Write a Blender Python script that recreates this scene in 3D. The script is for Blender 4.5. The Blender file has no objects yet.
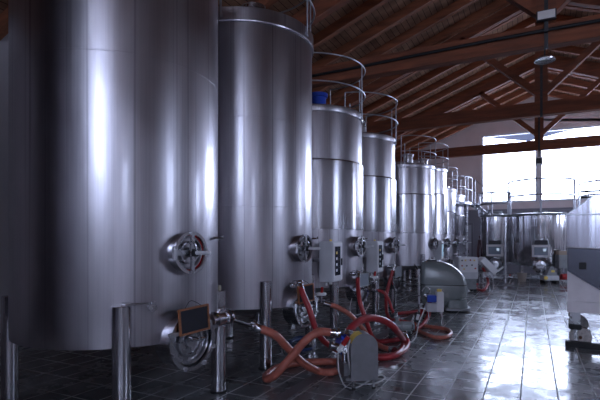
import bpy, bmesh, math, random
from mathutils import Vector, Matrix
random.seed(7)
SC = bpy.context.scene
COL = SC.collection
PI = math.pi

# ------------------------------------------------------------------ camera, sky, exposure
EYE, FPX = 1.6, 460.0
TH = math.radians(26.86)
CT, ST = math.cos(TH), math.sin(TH)
cam_d = bpy.data.cameras.new('camera')
cam = bpy.data.objects.new('camera', cam_d); COL.objects.link(cam)
cam.location = (0, 0, EYE); cam.rotation_euler = (PI/2, 0, TH)
cam_d.sensor_width = 36; cam_d.lens = FPX/600*36; cam_d.shift_y = 40/600; cam_d.clip_start = .02
SC.camera = cam
SC.view_settings.view_transform = 'Standard'; SC.view_settings.look = 'None'
SC.view_settings.exposure = 1.15; SC.view_settings.gamma = 1; SC.view_settings.use_curve_mapping = False
SC.cycles.max_bounces = 10; SC.cycles.diffuse_bounces = 5; SC.cycles.glossy_bounces = 6
SC.cycles.transparent_max_bounces = 8; SC.cycles.sample_clamp_indirect = 6
SC.cycles.use_denoising = True
world = bpy.data.worlds.new('world'); SC.world = world; world.use_nodes = True
wn = world.node_tree.nodes; wl = world.node_tree.links
bg = wn['Background']; bg.inputs['Color'].default_value = (.68, .76, 1, 1); bg.inputs['Strength'].default_value = 8.5

def portal(name, loc, rot, sx, sy):
    l = bpy.data.lights.new(name, 'AREA'); l.shape = 'RECTANGLE'; l.size = sx; l.size_y = sy
    l.cycles.is_portal = True
    o = bpy.data.objects.new(name, l); COL.objects.link(o); o.location = loc; o.rotation_euler = rot

# room dimensions
XL, XR, YB, YF = -8.2, 8.6, -8.0, 24.5
RX, RZ, SL = .2, 8.55, .39            # ridge x, height of the boards at the ridge, slope
def roof(x): return RZ - SL*abs(x-RX)
WF = (-2.3, 5.2, 3.42, 6.8)           # far window x0 x1 z0 z1
WB = (.9, 3.9, 3.5, 6.8)              # rear window
WR = [(-7.3, -5.4, 2.8, 4.7), (4.6, 6.4, 2.6, 4.4), (16.5, 19.5, 2.2, 4.7)]   # right wall windows y0 y1 z0 z1; last is unseen, added for far-end light
portal('far_portal', ((WF[0]+WF[1])/2, YF+.5, (WF[2]+WF[3])/2), (-PI/2, 0, 0), WF[1]-WF[0], WF[3]-WF[2])
portal('rear_portal', ((WB[0]+WB[1])/2, YB-.5, (WB[2]+WB[3])/2), (PI/2, 0, 0), WB[1]-WB[0], WB[3]-WB[2])
for q in WR:
    portal('side_portal', (XR+.5, (q[0]+q[1])/2, (q[2]+q[3])/2), (0, PI/2, 0), q[3]-q[2], q[1]-q[0])

# ------------------------------------------------------------------ helpers
def W(px, py, Z):                      # a point of the place from a sight line and a distance
    R = (px-300)/FPX*Z
    return Vector((R*CT - Z*ST, R*ST + Z*CT, EYE-(py-240)/FPX*Z))
def F(px, py, z=0.0):                  # the same for a point at height z
    return W(px, py, (EYE-z)*FPX/(py-240))

class MB:
    def __init__(s): s.bm = bmesh.new()
    def box(s, c, d, rot=None, bev=0):
        r = bmesh.ops.create_cube(s.bm, size=1)
        vs = r['verts']
        bmesh.ops.scale(s.bm, vec=d, verts=vs)
        if bev:
            es = list({e for v in vs for e in v.link_edges})
            rb = bmesh.ops.bevel(s.bm, geom=es, offset=bev, segments=2, affect='EDGES')
            vs = list({v for f in rb['faces'] for v in f.verts} | {v for v in vs if v.is_valid})
        m = Matrix.Translation(c)
        if rot is not None: m = m @ rot
        bmesh.ops.transform(s.bm, matrix=m, verts=vs)
        return s
    def b(s, x0, x1, y0, y1, z0, z1, bev=0):
        return s.box(((x0+x1)/2, (y0+y1)/2, (z0+z1)/2), (x1-x0, y1-y0, z1-z0), None, bev)
    def bar(s, p0, p1, w, h, up=(0, 0, 1)):
        p0, p1 = Vector(p0), Vector(p1); d = p1-p0
        x = d.normalized(); y = Vector(up).cross(x).normalized(); z = x.cross(y)
        m = Matrix((x, y, z)).transposed()
        return s.box((p0+p1)/2, (d.length, w, h), m.to_4x4())
    def lathe(s, prof, o=(0, 0, 0), ax=(0, 0, 1), n=32, a0=0, a1=2*PI, warp=None):
        ax = Vector(ax).normalized(); o = Vector(o)
        u = ax.orthogonal().normalized()
        if abs(ax.z) > .99: u = Vector((1, 0, 0))
        v = ax.cross(u)
        full = abs(a1-a0-2*PI) < 1e-6
        m = n if full else n+1
        rings = []
        for (r, t) in prof:
            if r < 1e-6: rings.append([s.bm.verts.new(o+ax*t)]*m); continue
            L = []
            for i in range(m):
                a = a0+(a1-a0)*i/n
                rr = r*(warp(a, t) if warp else 1)
                L.append(s.bm.verts.new(o+ax*t+u*(rr*math.cos(a))+v*(rr*math.sin(a))))
            rings.append(L)
        for A, B in zip(rings, rings[1:]):
            for i in range(n):
                j = (i+1) % m
                q = [A[i], A[j], B[j], B[i]]; k = []
                for x in q:
                    if x not in k: k.append(x)
                if len(k) > 2:
                    try: s.bm.faces.new(k)
                    except ValueError: pass
        return s
    def cyl(s, p0, p1, r, r1=None, n=20):
        p0, p1 = Vector(p0), Vector(p1); L = (p1-p0).length
        r1 = r if r1 is None else r1
        return s.lathe([(0, 0), (r, 0), (r1, L), (0, L)], p0, p1-p0, n)
    def tube(s, pts, r, n=10, smooth=0, closed=False):
        P = [Vector(p) for p in pts]
        if smooth: P = spline(P, smooth)
        m = len(P)
        T = []
        for i in range(m):
            if closed: d = P[(i+1) % m]-P[i-1]
            else: d = P[min(i+1, m-1)]-P[max(i-1, 0)]
            T.append(d.normalized())
        u = T[0].orthogonal().normalized(); rings = []
        for i in range(m):
            u = (u - T[i]*u.dot(T[i])).normalized(); v = T[i].cross(u)
            rings.append([s.bm.verts.new(P[i]+u*(r*math.cos(2*PI*k/n))+v*(r*math.sin(2*PI*k/n))) for k in range(n)])
        pairs = list(zip(rings, rings[1:]))
        if closed:
            # best alignment of the last ring with the first
            k0 = min(range(n), key=lambda k: (rings[-1][k].co-rings[0][0].co).length)
            pairs.append((rings[-1][k0:]+rings[-1][:k0], rings[0]))
        for A, B in pairs:
            for k in range(n): s.bm.faces.new([A[k], A[(k+1) % n], B[(k+1) % n], B[k]])
        if not closed:
            s.bm.faces.new(rings[0][::-1]); s.bm.faces.new(rings[-1])
        return s
    def prism(s, poly, a, b, plane='xz'):
        def mk(p, t):
            if plane == 'xz': return (p[0], t, p[1])
            if plane == 'yz': return (t, p[0], p[1])
            return (p[0], p[1], t)
        A = [s.bm.verts.new(mk(p, a)) for p in poly]; B = [s.bm.verts.new(mk(p, b)) for p in poly]
        s.bm.faces.new(A); s.bm.faces.new(B[::-1])
        for i in range(len(poly)):
            j = (i+1) % len(poly); s.bm.faces.new([A[j], A[i], B[i], B[j]])
        return s
    def sphere(s, c, r, sc=(1, 1, 1), n=16):
        q = bmesh.ops.create_uvsphere(s.bm, u_segments=n, v_segments=n//2+2, radius=r)
        bmesh.ops.transform(s.bm, matrix=Matrix.Translation(c) @ Matrix.Diagonal((*sc, 1)), verts=q['verts'])
        return s
    def build(s, name, mat, parent=None, M=None, sharp=35):
        bmesh.ops.recalc_face_normals(s.bm, faces=s.bm.faces)
        if M is not None: s.bm.transform(M)
        ca = math.radians(sharp)
        for f in s.bm.faces: f.smooth = True
        for e in s.bm.edges:
            e.smooth = len(e.link_faces) == 2 and e.calc_face_angle(0) < ca
        me = bpy.data.meshes.new(name); s.bm.to_mesh(me); s.bm.free()
        if mat: me.materials.append(mat)
        o = bpy.data.objects.new(name, me); COL.objects.link(o)
        if parent is not None: o.parent = parent
        return o

def spline(P, k):
    out = []; n = len(P)
    for i in range(n-1):
        p0, p1, p2, p3 = P[max(i-1, 0)], P[i], P[i+1], P[min(i+2, n-1)]
        for j in range(k):
            t = j/k
            out.append(.5*((2*p1)+(p2-p0)*t+(2*p0-5*p1+4*p2-p3)*t*t+(3*p1-p0-3*p2+p3)*t**3))
    out.append(P[-1]); return out

def tag(o, label=None, cat=None, group=None, kind=None):
    if label: o['label'] = label
    if cat: o['category'] = cat
    if group: o['group'] = group
    if kind: o['kind'] = kind
    return o
def thing(name, label, cat, loc=(0, 0, 0), rz=0, group=None):
    o = bpy.data.objects.new(name, None); COL.objects.link(o)
    o.empty_display_size = .1
    o.location = loc; o.rotation_euler = (0, 0, rz)
    return tag(o, label, cat, group)
def dup(root, loc, rz, label, group=None):
    def cp(o, par):
        c = o.copy(); COL.objects.link(c); c.parent = par
        for ch in [x for x in bpy.data.objects if x.parent == o and x != c]: cp(ch, c)
        return c
    r = cp(root, None); r.location = loc; r.rotation_euler = (0, 0, rz); r['label'] = label
    if group: r['group'] = group
    return r

# ------------------------------------------------------------------ materials
def mat(name, col, rough=.5, metal=0, noise=None, bump=None, spec=.5, emit=None, coat=0):
    """noise=(scale vec, amount, rough amount); bump=(scale vec, strength)"""
    m = bpy.data.materials.new(name); m.use_nodes = True
    nt = m.node_tree; N = nt.nodes; L = nt.links; p = N['Principled BSDF']
    p.inputs['Base Color'].default_value = (*col, 1); p.inputs['Roughness'].default_value = rough
    p.inputs['Metallic'].default_value = metal; p.inputs['Specular IOR Level'].default_value = spec
    p.inputs['Coat Weight'].default_value = coat
    if emit:
        p.inputs['Emission Color'].default_value = (*emit[:3], 1); p.inputs['Emission Strength'].default_value = emit[3]
    tc = N.new('ShaderNodeTexCoord')
    def nz(sc, det=4):
        mp = N.new('ShaderNodeMapping'); mp.inputs['Scale'].default_value = sc
        L.new(tc.outputs['Object'], mp.inputs['Vector'])
        t = N.new('ShaderNodeTexNoise'); t.inputs['Scale'].default_value = 1; t.inputs['Detail'].default_value = det
        L.new(mp.outputs['Vector'], t.inputs['Vector']); return t
    if noise:
        t = nz(noise[0])
        mr = N.new('ShaderNodeMapRange'); mr.inputs['From Min'].default_value = .3; mr.inputs['From Max'].default_value = .7
        mr.inputs['To Min'].default_value = 1-noise[1]; mr.inputs['To Max'].default_value = 1+noise[1]*.6
        L.new(t.outputs['Fac'], mr.inputs['Value'])
        mx = N.new('ShaderNodeVectorMath'); mx.operation = 'SCALE'; mx.inputs[0].default_value = col
        L.new(mr.outputs['Result'], mx.inputs['Scale']); L.new(mx.outputs[0], p.inputs['Base Color'])
        if noise[2]:
            m2 = N.new('ShaderNodeMapRange'); m2.inputs['From Min'].default_value = .3; m2.inputs['From Max'].default_value = .7
            m2.inputs['To Min'].default_value = rough-noise[2]; m2.inputs['To Max'].default_value = rough+noise[2]
            L.new(t.outputs['Fac'], m2.inputs['Value']); L.new(m2.outputs['Result'], p.inputs['Roughness'])
    if bump:
        t = nz(bump[0], 3); b = N.new('ShaderNodeBump'); b.inputs['Strength'].default_value = bump[1]; b.inputs['Distance'].default_value = .01
        L.new(t.outputs['Fac'], b.inputs['Height']); L.new(b.outputs['Normal'], p.inputs['Normal'])
    return m

def tank_steel(name, col, rough, streak, ripple, aniso=.6):
    """brushed stainless sheet: fine scratches, runs of dried wine and water down the wall, slight oil-canning"""
    m = mat(name, col, rough, 1)
    nt = m.node_tree; N = nt.nodes; L = nt.links; p = N['Principled BSDF']
    tc = [n for n in N if n.type == 'TEX_COORD'][0]
    def nz(sc, det, dist=0):
        mp = N.new('ShaderNodeMapping'); mp.inputs['Scale'].default_value = sc
        L.new(tc.outputs['Object'], mp.inputs['Vector'])
        t = N.new('ShaderNodeTexNoise'); t.inputs['Scale'].default_value = 1; t.inputs['Detail'].default_value = det
        t.inputs['Distortion'].default_value = dist
        L.new(mp.outputs['Vector'], t.inputs['Vector']); return t
    def mr(src, a, b, c, d):
        n = N.new('ShaderNodeMapRange')
        for k, v in zip(('From Min', 'From Max', 'To Min', 'To Max'), (a, b, c, d)): n.inputs[k].default_value = v
        L.new(src, n.inputs['Value']); return n.outputs['Result']
    def mul(a, b):
        n = N.new('ShaderNodeMath'); n.operation = 'MULTIPLY'; L.new(a, n.inputs[0]); L.new(b, n.inputs[1]); return n.outputs[0]
    runs = nz((26, 26, .1), 1, 0); big = nz((2.2, 2.2, .9), 3); fine = nz((60, 60, 1.0), 2)
    f = mul(mul(mr(runs.outputs['Fac'], .28, .40, 1-streak, 1), mr(big.outputs['Fac'], .3, .7, .86, 1.08)), mr(fine.outputs['Fac'], .3, .7, .93, 1.05))
    sc = N.new('ShaderNodeVectorMath'); sc.operation = 'SCALE'; sc.inputs[0].default_value = col
    L.new(f, sc.inputs['Scale']); L.new(sc.outputs[0], p.inputs['Base Color'])
    r2 = N.new('ShaderNodeMath'); r2.operation = 'ADD'
    L.new(mr(big.outputs['Fac'], .3, .7, rough-.04, rough+.05), r2.inputs[0]); L.new(mr(runs.outputs['Fac'], .25, .5, .03, 0), r2.inputs[1])
    L.new(r2.outputs[0], p.inputs['Roughness'])
    rp = nz((5.5, 5.5, .12), 2)
    b = N.new('ShaderNodeBump'); b.inputs['Strength'].default_value = ripple; b.inputs['Distance'].default_value = .02
    L.new(rp.outputs['Fac'], b.inputs['Height']); L.new(b.outputs['Normal'], p.inputs['Normal'])
    p.inputs['Anisotropic'].default_value = aniso
    tg = N.new('ShaderNodeTangent'); tg.direction_type = 'RADIAL'; tg.axis = 'Z'
    L.new(tg.outputs[0], p.inputs['Tangent'])
    return m

M_TANK = tank_steel('brushed_steel', (.45, .43, .46), .32, .34, .03, 0)
M_TANK.node_tree.nodes['Principled BSDF'].inputs['Coat Weight'].default_value = .5
M_TANK.node_tree.nodes['Principled BSDF'].inputs['Coat Roughness'].default_value = .09
M_JACK = tank_steel('polished_jacket_steel', (.45, .44, .47), .23, .25, .5, .1)
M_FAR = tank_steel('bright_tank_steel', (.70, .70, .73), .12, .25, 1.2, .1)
M_STEEL = mat('stainless_steel', (.55, .55, .58), .28, 1, ((6, 6, 6), .15, .06))
M_POL = mat('polished_steel', (.66, .66, .69), .16, 1, ((9, 9, 9), .12, .05))
M_LEG = mat('brushed_leg_steel', (.52, .51, .54), .22, 1, ((3, 3, 1), .08, .03))
M_PIPE = mat('handrail_steel', (.45, .46, .50), .35, 1)
M_DARKM = mat('dark_metal', (.05, .05, .055), .45, .7)
M_BLACK = mat('black_rubber', (.012, .012, .014), .55)
M_GREYP = mat('grey_painted_steel', (.27, .29, .30), .3, 0, ((5, 5, 5), .12, .06))
M_COVER = mat('grey_plastic_cover', (.19, .19, .205), .5, 0, ((14, 14, 14), .15, .05), bump=((120, 120, 120), .15))
M_WHITE = mat('white_plastic', (.82, .82, .84), .4)
M_CAB = mat('light_grey_enamel', (.62, .63, .66), .4, 0, ((7, 7, 3), .1, .04))
M_GLASSD = mat('dark_display_glass', (.015, .02, .035), .08)
M_BLUE = mat('blue_enamel', (.015, .07, .50), .35)
M_RED = mat('red_plastic', (.42, .012, .015), .4)
M_YEL = mat('yellow_label', (.85, .62, .12), .5)
M_ORW = mat('orange_wood', (.30, .115, .05), .5, 0, ((4, 40, 40), .3, .05))
M_SLATE = mat('slate', (.012, .013, .022), .55, 0, ((18, 18, 18), .4, .1))
M_HOSE_R = mat('dark_red_rubber', (.36, .028, .034), .38, 0, ((14, 14, 14), .2, .08))
M_HOSE_S = mat('salmon_rubber', (.46, .135, .095), .38, 0, ((14, 14, 14), .22, .08))
M_CABLE = mat('white_cable_rubber', (.55, .55, .56), .5)
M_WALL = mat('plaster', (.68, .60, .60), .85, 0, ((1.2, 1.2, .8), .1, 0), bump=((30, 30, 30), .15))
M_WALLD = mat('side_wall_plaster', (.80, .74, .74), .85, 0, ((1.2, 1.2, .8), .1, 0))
M_FRAME = mat('window_frame_paint', (.60, .62, .66), .4)
M_BEAM = mat('stained_timber', (.24, .075, .036), .8, 0, ((1.2, 9, 9), .45, .1), bump=((3, 40, 40), .4))
M_RAFT = mat('rafter_timber', (.30, .105, .05), .85, 0, ((1.5, 10, 10), .4, .1), bump=((3, 40, 40), .4))
M_TRIM = mat('weathered_white_rubber', (.52, .48, .46), .5, 0, ((30, 30, 30), .35, .1))

def boards_mat():
    m = mat('roof_boards', (.26, .125, .075), .85, spec=.2); nt = m.node_tree; N = nt.nodes; L = nt.links; p = N['Principled BSDF']
    tc = [n for n in N if n.type == 'TEX_COORD'][0]
    mp = N.new('ShaderNodeMapping'); mp.inputs['Rotation'].default_value = (0, 0, PI/2)
    br = N.new('ShaderNodeTexBrick'); L.new(tc.outputs['Object'], mp.inputs['Vector']); L.new(mp.outputs['Vector'], br.inputs['Vector'])
    br.inputs['Scale'].default_value = 1; br.inputs['Brick Width'].default_value = 2.6; br.inputs['Row Height'].default_value = .14
    br.inputs['Mortar Size'].default_value = .006; br.inputs['Color1'].default_value = (.44, .25, .16, 1)
    br.inputs['Color2'].default_value = (.30, .16, .10, 1); br.inputs['Mortar'].default_value = (.02, .012, .01, 1)
    t = N.new('ShaderNodeTexNoise'); t.inputs['Scale'].default_value = 2.3; t.inputs['Detail'].default_value = 6
    L.new(tc.outputs['Object'], t.inputs['Vector'])
    mr = N.new('ShaderNodeMapRange'); mr.inputs['From Min'].default_value = .35; mr.inputs['From Max'].default_value = .65
    mr.inputs['To Min'].default_value = .6; mr.inputs['To Max'].default_value = 1.15; L.new(t.outputs['Fac'], mr.inputs['Value'])
    mx = N.new('ShaderNodeVectorMath'); mx.operation = 'SCALE'; L.new(br.outputs['Color'], mx.inputs[0]); L.new(mr.outputs['Result'], mx.inputs['Scale'])
    L.new(mx.outputs[0], p.inputs['Base Color']); return m
M_BOARD = boards_mat()

def floor_mat():
    m = mat('wet_tiles', (.08, .08, .09), .2); nt = m.node_tree; N = nt.nodes; L = nt.links; p = N['Principled BSDF']
    tc = [n for n in N if n.type == 'TEX_COORD'][0]
    mp = N.new('ShaderNodeMapping'); mp.inputs['Location'].default_value = (.11+.003, .1, 0)
    br = N.new('ShaderNodeTexBrick'); L.new(tc.outputs['Object'], mp.inputs['Vector']); L.new(mp.outputs['Vector'], br.inputs['Vector'])
    br.offset = 0; br.inputs['Scale'].default_value = 1; br.inputs['Brick Width'].default_value = .341; br.inputs['Row Height'].default_value = .405
    br.inputs['Mortar Size'].default_value = .008; br.inputs['Mortar Smooth'].default_value = .3
    br.inputs['Color1'].default_value = (.11, .118, .125, 1); br.inputs['Color2'].default_value = (.14, .148, .155, 1)
    br.inputs['Mortar'].default_value = (.5, .5, .51, 1)
    def nz(scale, det, dist=0):
        t = N.new('ShaderNodeTexNoise'); t.inputs['Scale'].default_value = scale; t.inputs['Detail'].default_value = det
        t.inputs['Distortion'].default_value = dist; L.new(tc.outputs['Object'], t.inputs['Vector']); return t
    def mr(src, a, b, c, d):
        n = N.new('ShaderNodeMapRange')
        for k, v in zip(('From Min', 'From Max', 'To Min', 'To Max'), (a, b, c, d)): n.inputs[k].default_value = v
        L.new(src, n.inputs['Value']); return n.outputs['Result']
    def op(o, a, b):
        n = N.new('ShaderNodeMath'); n.operation = o
        for i, x in enumerate((a, b)):
            if isinstance(x, (int, float)): n.inputs[i].default_value = x
            else: L.new(x, n.inputs[i])
        return n.outputs[0]
    wet = mr(nz(1.1, 8, .8).outputs['Fac'], .42, .53, 0, 1)      # 1 = puddle
    small = nz(5, 5)
    rough = op('ADD', mr(wet, 0, 1, .29, .17), mr(small.outputs['Fac'], .3, .7, -.07, .12))
    rough = op('ADD', rough, op('MULTIPLY', br.outputs['Fac'], .5))
    rough = op('MAXIMUM', rough, .05)
    L.new(rough, p.inputs['Roughness'])
    dirt = mr(nz(1.7, 6).outputs['Fac'], .35, .65, .65, 1.25)
    mx = N.new('ShaderNodeVectorMath'); mx.operation = 'SCALE'; L.new(br.outputs['Color'], mx.inputs[0]); L.new(dirt, mx.inputs['Scale'])
    L.new(mx.outputs[0], p.inputs['Base Color'])
    p.inputs['Specular IOR Level'].default_value = .85
    h = op('ADD', op('MULTIPLY', br.outputs['Fac'], -.6), op('MULTIPLY', nz(9, 3).outputs['Fac'], .35))
    b = N.new('ShaderNodeBump'); b.inputs['Strength'].default_value = .35; b.inputs['Distance'].default_value = .006
    L.new(h, b.inputs['Height']); L.new(b.outputs['Normal'], p.inputs['Normal'])
    return m
M_FLOOR = floor_mat()

def glass_mat():
    m = bpy.data.materials.new('window_glass'); m.use_nodes = True; nt = m.node_tree; N = nt.nodes; L = nt.links
    N.remove(N['Principled BSDF'])
    tr = N.new('ShaderNodeBsdfTransparent'); tr.inputs[0].default_value = (.95, .97, 1, 1)
    gl = N.new('ShaderNodeBsdfGlossy'); gl.inputs['Roughness'].default_value = .03
    mx = N.new('ShaderNodeMixShader'); mx.inputs[0].default_value = .05
    L.new(tr.outputs[0], mx.inputs[1]); L.new(gl.outputs[0], mx.inputs[2]); L.new(mx.outputs[0], N['Material Output'].inputs[0])
    return m
M_GLASS = glass_mat()

# ------------------------------------------------------------------ the building
def S(name, mb, m, parent=None, **k):
    o = mb.build(name, m, parent, **k)
    if parent is None: o['kind'] = 'structure'
    return o
S('floor', MB().b(XL-.3, XR+.3, YB-.3, YF+.3, -.2, 0), M_FLOOR)
def gable(y0, y1, w):
    mb = MB(); x0, x1, z0, z1 = w
    mb.prism([(XL, 0), (x0, 0), (x0, roof(x0)), (XL, roof(XL))], y0, y1)
    mb.prism([(x1, 0), (XR, 0), (XR, roof(XR)), (x1, roof(x1))], y0, y1)
    mb.prism([(x0, 0), (x1, 0), (x1, z0), (x0, z0)], y0, y1)
    top = [(x0, z1), (x1, z1), (x1, roof(x1))] + ([(RX, RZ)] if x0 < RX < x1 else []) + [(x0, roof(x0))]
    mb.prism(top, y0, y1)
    return mb
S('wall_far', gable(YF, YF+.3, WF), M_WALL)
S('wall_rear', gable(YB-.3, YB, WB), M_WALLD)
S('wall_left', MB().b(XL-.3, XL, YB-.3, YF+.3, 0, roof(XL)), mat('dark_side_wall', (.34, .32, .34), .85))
mb = MB(); ys = YB-.3
for q in WR:
    mb.b(XR, XR+.3, ys, q[0], 0, roof(XR)); mb.b(XR, XR+.3, q[0], q[1], 0, q[2]); mb.b(XR, XR+.3, q[0], q[1], q[3], roof(XR)); ys = q[1]
mb.b(XR, XR+.3, ys, YF+.3, 0, roof(XR)); S('wall_right', mb, M_WALLD)
mb = MB()
mb.prism([(XL-.3, roof(XL-.3)), (RX, RZ), (RX, RZ+.12), (XL-.3, roof(XL-.3)+.12)], YB-.3, YF+.3)
mb.prism([(XR+.3, roof(XR+.3)), (RX, RZ), (RX, RZ+.12), (XR+.3, roof(XR+.3)+.12)], YB-.3, YF+.3)
S('ceiling', mb, M_BOARD)

def window(n, x0, x1, z0, z1, y, mull, out=1, plane='x'):
    """frame set in the wall, glass behind it; local run along x (or y for the side wall)"""
    w = .09
    fr = MB()
    def bx(a0, a1, c0, c1, t0, t1):
        if plane == 'x': fr.b(a0, a1, y+t0, y+t1, c0, c1)
        else: fr.b(y+t0, y+t1, a0, a1, c0, c1)
    t0, t1 = (.02, .14) if out > 0 else (-.14, -.02)
    bx(x0, x0+w, z0, z1, t0, t1); bx(x1-w, x1, z0, z1, t0, t1)
    bx(x0+w, x1-w, z0, z0+w, t0, t1); bx(x0+w, x1-w, z1-w, z1, t0, t1)
    for m in mull: bx(m-.13, m+.13, z0+w, z1-w, t0, t1)
    f = S('window_%d' % n, fr, M_FRAME)
    xs = [x0+w]+[v for m in mull for v in (m-.13, m+.13)]+[x1-w]
    for i in range(0, len(xs), 2):
        g = MB()
        if plane == 'x': g.b(xs[i], xs[i+1], y+out*.08-.004, y+out*.08+.004, z0+w, z1-w)
        else: g.b(y+out*.08-.004, y+out*.08+.004, xs[i], xs[i+1], z0+w, z1-w)
        g.build('pane', M_GLASS, f)
window(1, WF[0], WF[1], WF[2], WF[3], YF, [.24])
window(2, WB[0], WB[1], WB[2], WB[3], YB, [3.1], -1)
for i, q in enumerate(WR): window(3+i, q[0], q[1], q[2], q[3], XR, [(q[0]+q[1])/2], 1, 'y')

# outside the far window: a low lean-to roof and the drooping porch valance
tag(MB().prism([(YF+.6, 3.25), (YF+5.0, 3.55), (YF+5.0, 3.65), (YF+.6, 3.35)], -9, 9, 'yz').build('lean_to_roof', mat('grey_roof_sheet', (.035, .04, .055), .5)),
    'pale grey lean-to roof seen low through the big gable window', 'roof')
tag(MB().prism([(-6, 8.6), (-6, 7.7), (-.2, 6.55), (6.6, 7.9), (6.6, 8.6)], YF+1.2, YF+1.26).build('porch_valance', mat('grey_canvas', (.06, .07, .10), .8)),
    'pale blue-grey canvas valance hanging outside the top of the gable window', 'awning')

# rafters
def rafter(y, side):
    w, d = .15, .24
    x_e = XL-.2 if side < 0 else XR+.2
    L = abs(x_e-RX)
    o = MB().prism([(0, -.001), (side*L, -SL*L-.001), (side*L, -SL*L-d), (0, -d)], -w/2, w/2).build('rafter', M_RAFT)
    o.location = (RX, y, RZ)
    return o
ry = [YB+.35+1.12*i for i in range(29)]
for y in ry:
    for s in (-1, 1):
        bay = ('before the nearest truss', 'between the nearest and middle trusses', 'between the middle and farthest trusses', 'beyond the farthest truss')[(y > 9)+(y > 13.9)+(y > 19.2)]
        side = 'left' if s < 0 else 'right'
        tag(rafter(y, s), 'timber rafter under the %s roof slope, %s' % (side, bay), 'rafter', 'rafters of the %s slope %s' % (side, bay))

# trusses
TZ = 5.1
def truss(y, label):
    t = thing('roof_truss', label, 'roof truss', (0, y, 0))
    MB().b(XL, XR, -.11, .11, TZ-.18, TZ+.18).build('tie_beam', M_BEAM, t)
    top = RZ-.22
    MB().b(RX-.15, RX+.15, -.13, .13, TZ+.18, top-.1).build('king_post', M_BEAM, t)
    for s in (-1, 1):
        x_e = XL if s < 0 else XR
        L = abs(x_e-RX); zz = lambda x: top - SL*abs(x-RX)
        MB().prism([(RX, top), (x_e, zz(x_e)), (x_e, zz(x_e)-.3), (RX, top-.3)], -.1, .1).build('principal_rafter', M_BEAM, t)
        # strut from the foot of the king post up to the principal rafter
        u = 2.05
        MB().bar((RX+s*.08, 0, TZ+.42), (RX+s*u, 0, zz(RX+s*u)-.18), .16, .2, up=(0, 1, 0)).build('strut', M_BEAM, t)
    pl = MB().b(RX-.03, RX+.03, -.14, -.13, TZ+.18, TZ+1.2)
    for k in range(5): pl.cyl((RX, -.14, TZ+.3+.2*k), (RX, -.16, TZ+.3+.2*k), .017, n=8)
    pl.build('strap', M_DARKM, t)
    MB().b(RX-.03, RX+.03, -.135, -.11, TZ-.24, TZ+.18).build('hanger_strap', M_DARKM, t)
    return t
truss(9.0, 'nearest dark timber roof truss, with a floodlight on its king post')
truss(13.9, 'middle dark timber roof truss with two slanting struts')
truss(19.2, 'farthest dark timber roof truss, crossing just above the window')

# lights and conduit on the nearest truss
t = thing('floodlight', 'rectangular white-faced floodlight fixed on the nearest king post', 'lamp', (RX, 8.82, TZ+.22))
MB().b(-.15, .15, -.09, 0, -.03, .14, .01).build('housing', M_DARKM, t)
MB().b(-.13, .13, -.1, -.088, -.012, .122).build('lamp_glass', mat('frosted_lamp_glass', (.8, .77, .74), .5), t)
MB().b(-.03, .03, -.02, .06, -.2, .02).build('bracket', M_DARKM, t)
t = thing('high_bay_lamp', 'round silver lamp disc hanging below the nearest tie beam', 'lamp', (RX-.02, 9.0, TZ-.36))
MB().lathe([(0, -.03), (.17, -.05), (.175, -.03), (.10, .03), (0, .04)], (0, 0, 0)).build('lamp_shade', M_POL, t)
MB().cyl((0, 0, .03), (0, 0, .185), .012).build('stem', M_DARKM, t)
tag(MB().tube([(XL, 8.86, TZ+.0), (-4, 8.86, TZ+.0), (RX, 8.84, TZ+.06), (5, 8.86, TZ+.02), (XR, 8.86, TZ+.02)], .03, 8, 6).build('conduit', M_BLACK),
    'black cable conduit running along the nearest tie beam', 'conduit')
t = thing('loudspeaker', 'small grey box hanging at the foot of the farthest king post', 'speaker box', (RX, 19.05, TZ-.6))
MB().b(-.12, .12, -.1, .1, -.14, .14, .01).build('housing', M_CAB, t)
MB().b(-.02, .02, -.01, .01, .13, .5).build('bracket', M_DARKM, t)
MB().b(-.09, .09, -.105, -.098, -.1, .1).build('grille', M_DARKM, t)

# ------------------------------------------------------------------ the tank row
XT, RT = -3.70, .96
def rot(az): return Matrix.Rotation(math.radians(az), 4, 'Z')

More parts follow.
